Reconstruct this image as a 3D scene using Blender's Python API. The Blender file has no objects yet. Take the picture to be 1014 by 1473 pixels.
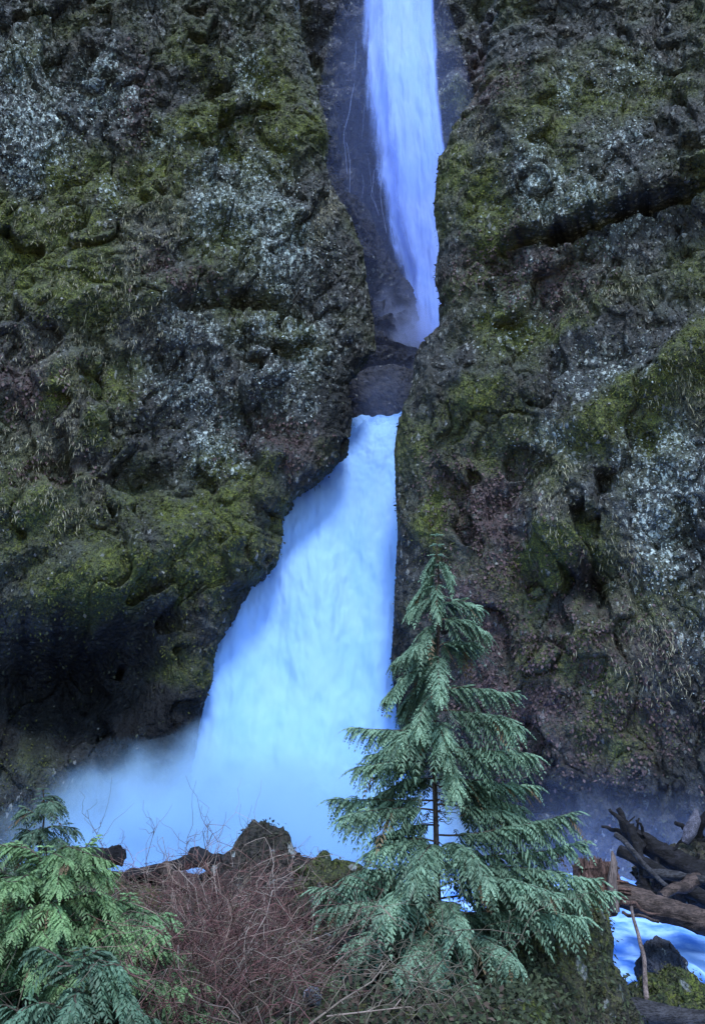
import bpy, math, random
import numpy as np
from mathutils import Vector
R = math.radians
rng = np.random.default_rng(7)
random.seed(7)
C = bpy.context.scene.collection
sc = bpy.context.scene

# ------------------------------------------------------------------ camera
CAM = np.array([0.0, 0.0, 4.5]); PITCH = R(14); F = 736.5 / math.tan(R(28))
cp, sp = math.cos(PITCH), math.sin(PITCH)
def ray(px, py):
    dx = (px - 507) / F; up = (736.5 - py) / F
    return np.array([dx, cp - up * sp, sp + up * cp])
def at(px, py, Y):
    d = ray(px, py)
    return CAM + d * (Y / d[1])
def on_plane(px, py, pl):                   # plane Y = A + B x + Cz (z-5)
    A, B, Cz = pl
    d = ray(px, py)
    t = (A + Cz * (CAM[2] - 5)) / (d[1] - B * d[0] - Cz * d[2])
    return CAM + d * t
cam = bpy.data.cameras.new('camera'); co = bpy.data.objects.new('camera', cam); C.objects.link(co)
cam.sensor_fit = 'VERTICAL'; cam.angle = R(56); cam.clip_end = 500; cam.clip_start = 0.05
co.location = CAM; co.rotation_euler = (R(90) + PITCH, 0, 0)
sc.camera = co

def project(V):
    q = V - CAM; yc = q[:,1] * cp + q[:,2] * sp; up = -q[:,1] * sp + q[:,2] * cp
    return 507 + F * q[:,0] / yc, 736.5 - F * up / yc

# ------------------------------------------------------------------ noise
def _h(i, j, k, s=0):
    h = (i.astype(np.uint32) * np.uint32(374761393) + j.astype(np.uint32) * np.uint32(668265263)
         + k.astype(np.uint32) * np.uint32(2147483647) + np.uint32((s * 974711 + 12345) & 0xffffffff))
    h = (h ^ (h >> np.uint32(13))) * np.uint32(1274126177)
    h = (h ^ (h >> np.uint32(16))) * np.uint32(2246822519)
    return h ^ (h >> np.uint32(15))
_g = np.array([[1,1,0],[-1,1,0],[1,-1,0],[-1,-1,0],[1,0,1],[-1,0,1],[1,0,-1],[-1,0,-1],
               [0,1,1],[0,-1,1],[0,1,-1],[0,-1,-1],[1,1,0],[-1,1,0],[0,-1,1],[0,-1,-1]], float)
def gn(P, s=0):
    I = np.floor(P).astype(np.int64); f = P - I
    w = f * f * f * (f * (f * 6 - 15) + 10)
    out = np.zeros(len(P))
    for a in (0, 1):
        for b in (0, 1):
            for c in (0, 1):
                g = _g[_h(I[:,0] + a, I[:,1] + b, I[:,2] + c, s) & np.uint32(15)]
                d = (f - np.array([a, b, c]))
                ww = (w[:,0] if a else 1 - w[:,0]) * (w[:,1] if b else 1 - w[:,1]) * (w[:,2] if c else 1 - w[:,2])
                out += ww * (g * d).sum(1)
    return out
def fbm(P, o=4, s=0, gain=.5):
    r = 0; a = 1.0
    for i in range(o):
        r = r + a * gn(P * (2.03 ** i), s + i); a *= gain
    return r
def ridged(P, o=3, s=0):
    r = 0; a = 1.0
    for i in range(o):
        r = r + a * (1 - 2 * np.abs(gn(P * (2.1 ** i), s + i))); a *= .5
    return r
def voro(P, s=0):                            # cell distance and a random value per cell
    I = np.floor(P).astype(np.int64); best = np.full(len(P), 9e9); sec = best.copy(); val = np.zeros(len(P))
    for a in (-1, 0, 1):
        for b in (-1, 0, 1):
            for c in (-1, 0, 1):
                i, j, k = I[:,0] + a, I[:,1] + b, I[:,2] + c
                h = _h(i, j, k, s)
                q = np.stack([i + (h & np.uint32(1023)) / 1023., j + ((h >> np.uint32(10)) & np.uint32(1023)) / 1023.,
                              k + ((h >> np.uint32(20)) & np.uint32(1023)) / 1023.], 1)
                d = ((q - P) ** 2).sum(1)
                m = d < best
                sec = np.where(m, best, np.minimum(sec, d))
                val = np.where(m, (_h(i, j, k, s + 77) & np.uint32(65535)) / 65535., val)
                best = np.minimum(best, d)
    return np.sqrt(best), np.sqrt(sec), val
def facets(P, s=0, tilt=.5):                 # flat, randomly tilted rock faces that meet in steps
    I = np.floor(P).astype(np.int64); best = np.full(len(P), 9e9); sec = best.copy(); out = np.zeros(len(P))
    for a in (-1, 0, 1):
        for b in (-1, 0, 1):
            for c in (-1, 0, 1):
                i, j, k = I[:,0] + a, I[:,1] + b, I[:,2] + c
                h = _h(i, j, k, s); h2 = _h(i, j, k, s + 77)
                q = np.stack([i + (h & np.uint32(1023)) / 1023., j + ((h >> np.uint32(10)) & np.uint32(1023)) / 1023., k + ((h >> np.uint32(20)) & np.uint32(1023)) / 1023.], 1)
                e = P - q; d = (e ** 2).sum(1); m = d < best
                pl_ = (h2 & np.uint32(1023)) / 1023. - .5 + tilt * 2 * (((h2 >> np.uint32(10)) & np.uint32(1023)) / 1023. - .5) * e[:,0] + tilt * 2 * (((h2 >> np.uint32(20)) & np.uint32(1023)) / 1023. - .5) * e[:,2]
                out = np.where(m, pl_, out); sec = np.where(m, best, np.minimum(sec, d)); best = np.minimum(best, d)
    return out, np.sqrt(sec) - np.sqrt(best)
def sstep(a, b, x):
    t = np.clip((x - a) / (b - a), 0, 1); return t * t * (3 - 2 * t)

# ------------------------------------------------------------------ mesh helpers
def prop(o, label=None, cat=None, group=None, kind=None):
    if label: o['label'] = label
    if cat: o['category'] = cat
    if group: o['group'] = group
    if kind: o['kind'] = kind
    return o
def mesh_np(name, V, Fc, mat, parent=None, attrs=None, smooth=True):
    V = np.asarray(V, np.float32); Fc = np.asarray(Fc, np.int32)
    me = bpy.data.meshes.new(name)
    n, k = Fc.shape
    me.vertices.add(len(V)); me.vertices.foreach_set('co', V.ravel())
    me.loops.add(n * k); me.loops.foreach_set('vertex_index', Fc.ravel())
    me.polygons.add(n); me.polygons.foreach_set('loop_start', np.arange(0, n * k, k, dtype=np.int32))
    me.polygons.foreach_set('loop_total', np.full(n, k, np.int32))
    if attrs:
        for a, v in attrs.items():
            v = np.asarray(v, np.float32)
            if v.ndim == 1:
                at_ = me.attributes.new(a, 'FLOAT', 'POINT'); at_.data.foreach_set('value', v)
            else:
                if v.shape[1] == 3: v = np.concatenate([v, np.ones((len(v), 1), np.float32)], 1)
                at_ = me.attributes.new(a, 'FLOAT_COLOR', 'POINT'); at_.data.foreach_set('color', v.ravel())
    me.update(calc_edges=True); me.validate()
    if smooth: me.polygons.foreach_set('use_smooth', np.ones(len(me.polygons), bool))
    me.materials.append(mat)
    o = bpy.data.objects.new(name, me); C.objects.link(o)
    if parent is not None: o.parent = parent
    return o
def empty(name, loc):
    o = bpy.data.objects.new(name, None); C.objects.link(o); o.location = loc
    o.empty_display_size = .1
    return o
class MB:                                     # gathers pieces into ONE mesh (quads)
    def __init__(s): s.v = []; s.f = []; s.c = []; s.n = 0
    def add(s, V, Fc, col=None):
        V = np.asarray(V, float); Fc = np.asarray(Fc, int)
        s.v.append(V); s.f.append(Fc + s.n); s.n += len(V)
        col = np.array((1, 1, 1.) if col is None else col, float)
        if col.ndim == 1: col = np.tile(col, (len(V), 1))
        s.c.append(col)
    def build(s, name, mat, parent=None, smooth=True, off=None):
        V = np.concatenate(s.v)
        if off is not None: V = V - np.asarray(off)
        return mesh_np(name, V, np.concatenate(s.f), mat, parent, {'Col': np.concatenate(s.c)}, smooth)
def frame_of(d):
    d = d / np.linalg.norm(d)
    u = np.cross(d, (0, 0, 1.)) if abs(d[2]) < .95 else np.cross(d, (1., 0, 0))
    u /= np.linalg.norm(u); return d, u, np.cross(u, d)
def tube(mb, pts, rad, n=6, col=None, rough=0, seed=0, caps=True):
    pts = np.asarray(pts, float); m = len(pts); rad = np.broadcast_to(np.asarray(rad, float), (m,))
    V = np.zeros((m, n, 3)); th = np.arange(n) / n * 2 * np.pi
    d = np.gradient(pts, axis=0)
    _, u, v = frame_of(d[0])
    for i in range(m):
        di = d[i] / (np.linalg.norm(d[i]) + 1e-9)
        u = u - di * (u @ di); u /= np.linalg.norm(u); v = np.cross(u, di)
        V[i] = pts[i] + rad[i] * (np.cos(th)[:,None] * u + np.sin(th)[:,None] * v)
    V = V.reshape(-1, 3)
    if rough:
        ax = np.repeat(pts, n, 0); rr = np.repeat(rad, n)[:,None]
        dirn = (V - ax) / (rr + 1e-9)
        L = np.repeat(np.arange(m) / 6., n)
        a = np.tile(th, m)
        Q = np.stack([np.cos(a) * 3.2, np.sin(a) * 3.2, L * .8], 1) + seed * 3.7
        V = V + dirn * rr * rough * (ridged(Q, 2, seed) - .5)[:,None] * .6 + dirn * rr * rough * fbm(Q * 2.5, 2, seed + 5)[:,None] * .7
    Fc = [(i*n+j, i*n+(j+1)%n, (i+1)*n+(j+1)%n, (i+1)*n+j) for i in range(m-1) for j in range(n)]
    mb.add(V, Fc, col)
    if caps:
        for e, row in ((0, 0), (1, m - 1)):
            cpt = V[row*n:(row+1)*n]; ctr = cpt.mean(0)
            inner = ctr + (cpt - ctr) * .5
            VV = np.concatenate([cpt, inner, [ctr]])
            FF = [(j, (j+1) % n, n+(j+1) % n, n+j) for j in range(n)] + [(n+j, n+(j+1) % n, n+(j+2) % n, 2*n) for j in range(0, n, 2)]
            mb.add(VV, FF, col if np.ndim(col) < 2 else None)
def curve(p0, p1, n, sag=0, wob=0, seed=0):
    p0 = np.asarray(p0, float); p1 = np.asarray(p1, float); t = np.linspace(0, 1, n)[:,None]
    P = p0 + (p1 - p0) * t + np.array([0, 0, 1.]) * (sag * 4 * t * (1 - t))
    if wob:
        Q = np.concatenate([t * 3, t * 0 + seed, t * 0 + .5], 1)
        w = np.stack([gn(Q + 7.1 * k, seed) for k in range(3)], 1) * wob
        P = P + w * np.minimum(1, 6 * t)
    return P

# ------------------------------------------------------------------ materials
def newmat(name):
    m = bpy.data.materials.new(name); m.use_nodes = True; nt = m.node_tree
    for n in list(nt.nodes): nt.nodes.remove(n)
    out = nt.nodes.new('ShaderNodeOutputMaterial')
    return m, nt, out
class NT:
    def __init__(s, nt): s.nt = nt
    def n(s, t, **k):
        nd = s.nt.nodes.new('ShaderNode' + t)
        for a, b in k.items(): setattr(nd, a, b)
        return nd
    def l(s, a, b): s.nt.links.new(a, b)
    def mix(s, fac, a, b, mode='MIX'):
        m = s.n('Mix', data_type='RGBA', blend_type=mode)
        for k, v in ((0, fac), (6, a), (7, b)):
            if hasattr(v, 'links'): s.l(v, m.inputs[k])
            elif k == 0: m.inputs[0].default_value = v
            else: m.inputs[k].default_value = (*v, 1)
        return m.outputs[2]
    def math(s, op, a, b=None, clamp=False):
        m = s.n('Math', operation=op); m.use_clamp = clamp
        for k, v in ((0, a), (1, b)):
            if v is None: continue
            if hasattr(v, 'links'): s.l(v, m.inputs[k])
            else: m.inputs[k].default_value = v
        return m.outputs[0]
    def ramp(s, v, a, b, lo=0., hi=1.):
        m = s.n('MapRange', interpolation_type='SMOOTHSTEP'); s.l(v, m.inputs[0])
        for i, x in enumerate((a, b, lo, hi)): m.inputs[1 + i].default_value = x
        return m.outputs[0]
    def noise(s, scale, detail=3, vec=None, rough=.55):
        m = s.n('TexNoise'); m.inputs['Scale'].default_value = scale; m.inputs['Detail'].default_value = detail
        m.inputs['Roughness'].default_value = rough
        if vec is not None: s.l(vec, m.inputs['Vector'])
        return m.outputs[0]
    def attr(s, name, out='Fac'):
        a = s.n('Attribute'); a.attribute_name = name; return a.outputs[out]
    def pos(s, sc=(1, 1, 1)):
        t = s.n('TexCoord'); mp = s.n('Mapping'); mp.inputs['Scale'].default_value = sc
        s.l(t.outputs['Object'], mp.inputs['Vector']); return mp.outputs[0]
def leaf_mat(name, trans=.3, rough=.6, var=.25, vs=3.):
    m, nt, out = newmat(name); g = NT(nt)
    col = g.attr('Col', 'Color')
    nz = g.ramp(g.noise(vs, 2, g.pos()), .3, .7, 1 - var, 1 + var)
    cc = g.n('Mix', data_type='RGBA', blend_type='MULTIPLY'); cc.inputs[0].default_value = 1
    comb = g.n('CombineColor'); [g.l(nz, comb.inputs[i]) for i in range(3)]
    g.l(col, cc.inputs[6]); g.l(comb.outputs[0], cc.inputs[7])
    p = g.n('BsdfPrincipled'); g.l(cc.outputs[2], p.inputs['Base Color']); p.inputs['Roughness'].default_value = rough
    p.inputs['Specular IOR Level'].default_value = .3
    t = g.n('BsdfTranslucent'); g.l(cc.outputs[2], t.inputs['Color'])
    mx = g.n('MixShader'); mx.inputs[0].default_value = trans
    g.l(p.outputs[0], mx.inputs[1]); g.l(t.outputs[0], mx.inputs[2]); g.l(mx.outputs[0], out.inputs[0])
    return m
def wood_mat(name, a, b, moss=0., rough=.85, stretch=(1, 1, 1)):
    m, nt, out = newmat(name); g = NT(nt)
    P = g.pos(stretch)
    n1 = g.noise(12, 6, P, .7); n2 = g.noise(55, 3, P, .6)
    c = g.mix(g.ramp(n1, .35, .68), a, b)
    c = g.mix(g.ramp(n2, .45, .68, 0, .8), c, tuple(x * .3 for x in a))
    c = g.mix(1., c, g.attr('Col', 'Color'), 'MULTIPLY')
    if moss:
        ge = g.n('NewGeometry'); sx = g.n('SeparateXYZ'); g.l(ge.outputs['Normal'], sx.inputs[0])
        mk = g.math('MULTIPLY', g.ramp(sx.outputs[2], .1, .8), g.ramp(g.noise(4, 4), .5 - moss * .2, .62))
        c = g.mix(mk, c, (.055, .075, .02))
    p = g.n('BsdfPrincipled'); g.l(c, p.inputs['Base Color']); p.inputs['Roughness'].default_value = rough; p.inputs['Specular IOR Level'].default_value = .2
    bp = g.n('Bump'); bp.inputs['Strength'].default_value = 1.; bp.inputs['Distance'].default_value = .04
    g.l(g.math('ADD', n1, g.math('MULTIPLY', n2, .5)), bp.inputs['Height']); g.l(bp.outputs[0], p.inputs['Normal'])
    g.l(p.outputs[0], out.inputs[0]); return m
def rock_mat(name, dark=(.012, .015, .020), pale=(.066, .080, .096), wet_shade=.45):
    """basalt with moss, lichen, dead leaf litter: where each grows is stored on the mesh"""
    m, nt, out = newmat(name); g = NT(nt)
    P = g.pos(); Ps = g.pos((1, 1, .55))
    n1 = g.noise(1.1, 6, P, .62); n2 = g.noise(7, 4, Ps, .6); n3 = g.noise(26, 3, P, .6)
    v1 = g.n('TexVoronoi'); v1.inputs['Scale'].default_value = 4.9; g.l(Ps, v1.inputs['Vector'])
    v2 = g.n('TexVoronoi'); v2.inputs['Scale'].default_value = 9; g.l(Ps, v2.inputs['Vector'])
    v1.distance = 'MANHATTAN'; v2.distance = 'MANHATTAN'
    wn = g.n('TexNoise'); wn.inputs['Scale'].default_value = 9; wn.inputs['Detail'].default_value = 2; g.l(Ps, wn.inputs['Vector'])
    wv = g.n('VectorMath', operation='MULTIPLY_ADD'); g.l(wn.outputs['Color'], wv.inputs[0]); wv.inputs[1].default_value = (.16, .16, .16); g.l(Ps, wv.inputs[2])
    g.l(wv.outputs[0], v1.inputs['Vector']); g.l(wv.outputs[0], v2.inputs['Vector'])
    sep = g.n('SeparateColor'); g.l(v1.outputs['Color'], sep.inputs[0])
    sep2 = g.n('SeparateColor'); g.l(v2.outputs['Color'], sep2.inputs[0])
    c = g.mix(g.ramp(n1, .33, .7), dark, pale)
    c = g.mix(g.ramp(sep.outputs[2], .2, .9, 0, .55), c, tuple(x * .45 for x in dark)); c = g.mix(g.ramp(n2, .45, .75, 0, .7), c, tuple(x * .4 for x in dark))
    # small flecks: pale chips, lichen rosettes and moss tips, each its own shape
    def flecks(vor, sepc, dens):
        shape = g.ramp(g.math('ADD', vor.outputs[0], g.math('MULTIPLY', n3, .35)), .56, .76, 1, 0)
        on = g.math('LESS_THAN', sepc.outputs[0], dens)
        return g.math('MULTIPLY', shape, on)
    li = g.attr('lichen'); ch = g.attr('chips')
    dn = g.math('ADD', g.math('MULTIPLY', li, .9), g.math('ADD', g.math('MULTIPLY', ch, .34), .05))
    dn = g.math('MULTIPLY', dn, g.math('SUBTRACT', 1., g.attr('wet_shade')))
    f1 = flecks(v1, sep, dn); f2 = flecks(v2, sep2, g.math('MULTIPLY', dn, .8))
    fc = g.mix(g.math('MULTIPLY', li, 1.6, True), g.mix(sep.outputs[1], (.08, .095, .10), (.27, .30, .33)), g.mix(sep2.outputs[2], (.20, .28, .33), (.60, .74, .78)))
    lm = g.math('MULTIPLY', li, g.ramp(n2, .4, .7, .15, .6))
    c = g.mix(lm, c, (.16, .215, .25))
    c = g.mix(g.math('MAXIMUM', f1, f2), c, fc)
    gs = g.math('MULTIPLY', g.attr('grass'), g.ramp(g.noise(1., 4, g.pos((16, 16, 3.5)), .6), .42, .62), True)
    c = g.mix(g.math('MULTIPLY', gs, .85), c, g.mix(sep.outputs[1], (.09, .095, .06), (.22, .22, .165)))
    br = g.math('MULTIPLY', g.attr('litter'), g.ramp(g.math('ADD', n2, g.math('MULTIPLY', sep2.outputs[0], .3)), .42, .7), True)
    c = g.mix(br, c, g.mix(sep2.outputs[1], (.030, .022, .028), (.092, .062, .076)))
    mo = g.math('MULTIPLY', g.attr('moss'), g.ramp(g.math('ADD', n1, g.math('MULTIPLY', n2, .6)), .5, .86), True)
    mo = g.math('MULTIPLY', mo, g.math('SUBTRACT', 1., g.math('MULTIPLY', f1, .75)), True)
    mc = g.mix(g.ramp(n3, .35, .7), (.016, .024, .010), g.mix(sep2.outputs[0], (.05, .078, .020), (.165, .205, .03)))
    c = g.mix(mo, c, mc)
    c = g.mix(g.math('MULTIPLY', g.attr('wet_shade'), .9), c, (.004, .005, .008))  # blackens wet rock, and paints undercut and ledge shade into the colour
    p = g.n('BsdfPrincipled'); g.l(c, p.inputs['Base Color'])
    rg = g.ramp(n1, .3, .7, .5, .95); g.l(rg, p.inputs['Roughness'])
    g.l(g.math('MULTIPLY', g.math('SUBTRACT', 1., g.math('MULTIPLY', g.attr('wet_shade'), .75)), wet_shade), p.inputs['Specular IOR Level'])
    h = g.math('ADD', g.math('MULTIPLY', n2, 1.2), g.math('ADD', g.math('MULTIPLY', n3, .4), g.math('MULTIPLY', v1.outputs[0], -.9)))
    h = g.math('ADD', h, g.math('MULTIPLY', v2.outputs[0], -.35))
    bp = g.n('Bump'); bp.inputs['Strength'].default_value = 1; bp.inputs['Distance'].default_value = .17
    g.l(h, bp.inputs['Height']); g.l(bp.outputs[0], p.inputs['Normal'])
    g.l(p.outputs[0], out.inputs[0]); return m
M_rock = rock_mat('basalt')
M_back = rock_mat('wet_basalt', (.008, .011, .022), (.055, .066, .105), .4)
M_leaf = leaf_mat('cliff_leaves', .15, .7, .3, 1.5)
M_fir = leaf_mat('conifer_needles', .25, .55, .3, 2.5)
M_twig = leaf_mat('twig_bark', 0., .8, .3, 6)
M_bark = wood_mat('bark', (.03, .024, .022), (.075, .060, .055), stretch=(1, 1, .3))

# ------------------------------------------------------------------ cliffs
def gauss(x, z, feats, pl, p=4):
    out = np.zeros(len(x))
    for f in feats:
        px, py, rx, ry, rot = f[:5]; amp = f[5] if len(f) > 5 else 1.
        c = on_plane(px, py, pl); s = math.hypot(c[1], c[2] - CAM[2]) / F
        a = R(rot); dx = x - c[0]; dz = z - c[2]
        q = np.sqrt(((dx * math.cos(a) + dz * math.sin(a)) / (rx * s)) ** 2 + ((-dx * math.sin(a) + dz * math.cos(a)) / (ry * s)) ** 2)
        w = amp * np.exp(-q ** p)
        if amp < 0 or getattr(gauss, 'sum', False): out += w
        else: out = np.maximum(out, w)
    return out
def bumps(x, z, feats, pl, p=2):
    out = np.zeros(len(x))
    for f in feats: out += gauss(x, z, [f[:5] + (1.,)], pl, p) * f[5]
    return out
def cliff(name, sgn, pl, edge_px, Rr, xs_far, bump, step, masks, seed, amp=1., z0=-1.5, z1=38., dz=.05, xin=None, back=14, slope=.35, extra=None, mat=None, diag=.6):
    """sgn=-1: rock lies on the -x side of its edge.  A front face, a rounded corner and a side wall going back."""
    E = np.array([on_plane(px, py, pl) for px, py in edge_px]); o = np.argsort(E[:,2])
    nz = int((z1 - z0) / dz); Z = np.linspace(z0, z1, nz)
    xe = np.interp(Z, E[o,2], E[o,0])
    k = np.exp(-np.linspace(-2, 2, 9) ** 2); k /= k.sum()
    xe = np.convolve(np.pad(xe, 4, mode='edge'), k, 'valid')
    # distances from the edge into the rock
    d_f = np.concatenate([np.linspace(xs_far, xin, 34)[:-1], np.arange(xin, Rr, -dz)])
    th = np.linspace(0, np.pi / 2, int(Rr * 1.57 / dz))[1:]
    nb = 60; tb = np.linspace(0, 1, nb + 1)[1:] ** 1.4 * back
    dd = np.concatenate([d_f, Rr * (1 - np.sin(th)), -0 * tb]); yy = np.concatenate([d_f * 0, Rr * (1 - np.cos(th)), Rr + tb])
    inn = np.concatenate([d_f * 0, th * 0, slope * tb])
    nx = len(dd)
    X = xe[:,None] + sgn * (dd + inn)[None,:]
    A, B, Cz = pl
    Yb = A + B * np.where(dd[None,:] > 0, X, xe[:,None]) + Cz * (Z[:,None] - 5) + yy[None,:]
    ZZ = np.repeat(Z[:,None], nx, 1)
    P = np.stack([X, Yb, ZZ], 2)
    du = np.gradient(P, axis=1); dv = np.gradient(P, axis=0)
    N = np.cross(du, dv) * 1.; N /= np.linalg.norm(N, axis=2, keepdims=True) + 1e-9
    if N[nz//2, 5, 1] > 0: N = -N
    x, z = X.ravel(), ZZ.ravel(); Pf = P.reshape(-1, 3); Nf = N.reshape(-1, 3)
    de = np.repeat((dd - yy * .3)[None,:], nz, 0).ravel()
    att = .35 + .65 * sstep(.2, 2.2, de)
    Q = Pf + seed * 17.3
    wx_ = .45 * fbm(Q * np.array([.9, .9, .5]), 3, seed + 30); wz_ = .75 * fbm(Q * np.array([1.5, 1.5, .35]), 3, seed + 40)
    M = {k2: np.clip(gauss(x + wx_, z + wz_, v, pl, 2.2), 0, 1) for k2, v in masks.items()}
    S = Q.copy(); S[:,2] -= diag * S[:,0]      # ledges run diagonally
    h = .6 * fbm(Q * .13, 2, seed) + .30 * (ridged(S * np.array([.16, .25, .42]), 3, seed + 9) - .4)
    h = h * att
    rocky = 1 - .7 * M['moss']
    W3 = np.stack([gn(Q * .9, 3), gn(Q * .9, 4), gn(Q * .9, 5)], 1)
    fv, ed = facets(Q * np.array([.42, .42, .17]) + .45 * W3, seed, .8)
    h += att * (.85 * fv - .12 * (1 - sstep(0, .05, ed)))
    fv, ed = facets(Q * np.array([1.25, 1.25, .62]) + .6 * W3, seed + 3, .7)
    h += att * rocky * (.30 * fv - .07 * (1 - sstep(0, .07, ed)))
    fv, ed = facets(Q * np.array([3.6, 3.6, 2.3]) + .35 * W3, seed + 13, .7)
    h += rocky * (.09 * fv - .06 * (1 - sstep(0, .2, ed)))
    h += .08 * fbm(Q * .75, 4, seed + 2) + .045 * fbm(Q * 3.6, 3, seed + 4)
    h += M['moss'] * (.13 * np.abs(fbm(Q * .9, 3, seed + 6)) * 2 + .05 * np.abs(gn(Q * 4, 2)))
    h *= amp
    bb = bumps(x, z, bump, pl); h += np.where(bb < 0, bb * sstep(-.2, 2.4, de), bb)
    if extra is not None: h += extra(x, z, pl)
    V = Pf + Nf * h[:,None]
    pxv, _ = project(V); pxe, _ = project(np.stack([xe, A + B * xe + Cz * (Z - 5) + .6, Z], 1))
    pr = np.where((de.reshape(nz, nx) < 3.), pxv.reshape(nz, nx), -sgn * -9e9 if False else sgn * 9e9)
    ext = pr.max(1) if sgn < 0 else pr.min(1)
    dl_ = (pxe - ext); kk = np.exp(-np.linspace(-2, 2, 7) ** 2); kk /= kk.sum()
    dl_ = np.convolve(np.pad(dl_, 3, mode='edge'), kk, 'valid') * 30 / F
    V[:,0] += np.repeat(dl_, nx) * (1 - sstep(1.0, 4.5, de))
    i = np.arange(nz - 1)[:,None] * nx + np.arange(nx - 1)[None,:]
    Fc = np.stack([i, i + 1, i + nx + 1, i + nx], 2).reshape(-1, 4)
    if sgn > 0: Fc = Fc[:, ::-1]
    ch = np.clip(.25 + .9 * fbm(Q * .35, 3, seed + 8) + .5 * (1 - M['moss']) * .6, 0, 1)
    if 'chips' in M: ch = np.clip(ch * .6 + M['chips'], 0, 1)
    wet_shade = M.get('wet_shade', 0 * x)
    mo = np.clip(M['moss'] * 1.25 + .10 + .9 * fbm(Q * .4, 3, seed + 11) - wet_shade, 0, 1)
    ob = mesh_np(name, V, Fc, mat or M_rock, None, dict(moss=mo, lichen=np.clip(M['lichen'], 0, 1), litter=M['litter'], grass=M.get('grass', 0 * x), chips=ch * (1 - wet_shade), wet_shade=wet_shade))
    # true normals for scattering
    G = V.reshape(nz, nx, 3); n2 = np.cross(np.gradient(G, axis=1), np.gradient(G, axis=0)).reshape(-1, 3)
    n2 /= np.linalg.norm(n2, axis=1, keepdims=True) + 1e-9
    n2 *= np.sign((n2 * Nf).sum(1, keepdims=True) + 1e-9)
    return ob, dict(V=V, N=n2, M=M, z=z, de=de, moss=mo, x=x)

def leaf_quads(P, D, N, L, W, fold=.0):
    """one diamond leaf per row, from P along D"""
    D = D / (np.linalg.norm(D, axis=1, keepdims=True) + 1e-9)
    S = np.cross(D, N); S /= np.linalg.norm(S, axis=1, keepdims=True) + 1e-9
    U = np.cross(S, D)
    L = L[:,None]; W = W[:,None]
    a = P; b = P + D * L * .45 + S * W + U * W * fold; c = P + D * L; d = P + D * L * .45 - S * W + U * W * fold
    V = np.stack([a, b, c, d], 1).reshape(-1, 3)
    return V, np.arange(len(V)).reshape(-1, 4)

def scatter(name, data, n, lsz, seed, dens=None):
    r = np.random.default_rng(seed)
    V, N = data['V'], data['N']
    px, py = project(V)
    ok = (px > -90) & (px < 1110) & (py > -60) & (py < 1300) & (N[:,1] < .35) & (data['de'] > -.8)
    if dens is not None: ok = ok & (r.random(len(V)) < dens(px, py))
    idx = r.choice(np.nonzero(ok)[0], n)
    P = V[idx] + r.normal(0, .03, (n, 3)); Nn = N[idx]
    mo, li, lt, gr = (data[k][idx] if k == 'moss' else data['M'].get(k, np.zeros(len(V)))[idx] for k in ('moss', 'lichen', 'litter', 'grass'))
    mstr = data['M']['moss'][idx]; wet_shade = data['M'].get('wet_shade', np.zeros(len(V)))[idx]
    w = np.stack([.03 + 1.3 * mstr * (1 - li) + .2 * mo, 1.0 * li, 1.3 * lt, 1.8 * gr, .16 + 0 * li], 1)   # moss, lichen chip, dead leaf, grass, dark leaf
    w0 = w.sum(1) - .16
    w /= w.sum(1, keepdims=True); t = (r.random((n, 1)) > np.cumsum(w, 1)).sum(1); t = np.minimum(t, 4)
    keep = (r.random(n) < np.clip(.22 + w0, 0, 1)) & (r.random(n) > wet_shade * .93) & (r.random(n) < .35 + .65 * sstep(.1, 1.5, data['de'][idx]))
    clump = .5 + 1.6 * fbm(P * 1.6, 3, seed); keep &= r.random(n) < np.clip(np.where(t == 1, .95, np.where(t == 3, clump * 1.2 - .1, clump + .1)), .06, 1)
    P, Nn, t, mstr = P[keep], Nn[keep], t[keep], mstr[keep]; n = len(P)
    down = np.array([0, 0, -1.]); rnd = r.normal(0, 1, (n, 3))
    cols = np.zeros((n, 3)); L = np.zeros(n); W = np.zeros(n); D = np.zeros((n, 3))
    u = r.random(n); b = (.55 + .9 * r.random(n))[:,None]
    T = t == 0; D[T] = (down * .7 + Nn * .45 + rnd * .55)[T]; L[T] = (.05 + .09 * u)[T]; W[T] = (.012 + .018 * u)[T]
    cols[T] = (np.array([.040, .054, .016]) + np.array([.075, .078, .006]) * (mstr[:,None] * u[:,None]))[T]
    T = t == 1; D[T] = (down * .5 + rnd * .8)[T]; L[T] = (.05 + .10 * u * u)[T]; W[T] = (.014 + .022 * u * u)[T]; cols[T] = np.array([.30, .37, .41])
    T = t == 2; D[T] = (down + Nn * .3 + rnd * .5)[T]; L[T] = (.09 + .12 * u)[T]; W[T] = (.03 + .035 * u)[T]; cols[T] = np.array([.075, .052, .062])
    T = t == 3; D[T] = (down + Nn * .45 + rnd * .3)[T]; L[T] = (.08 + .26 * u * u)[T]; W[T] = (.005 + .007 * u)[T]; cols[T] = np.array([.25, .25, .19])
    T = t == 4; D[T] = (down * .8 + Nn * .5 + rnd * .6)[T]; L[T] = (.08 + .13 * u)[T]; W[T] = (.03 + .035 * u)[T]
    cols[T] = np.where(r.random((n, 1)) < .08, np.array([.13, .14, .145]), np.array([.026, .034, .026]))[T]
    cols *= b * .82; L = np.where(t == 3, L, L * lsz); W = np.where(t == 3, W, W * lsz)
    VV, FF = leaf_quads(P, D, Nn + rnd * .3, L, W, .25)
    o = mesh_np(name, VV, FF, M_leaf, None, {'Col': np.repeat(cols, 4, 0)}, smooth=False)
    return prop(o, kind='stuff')

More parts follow.
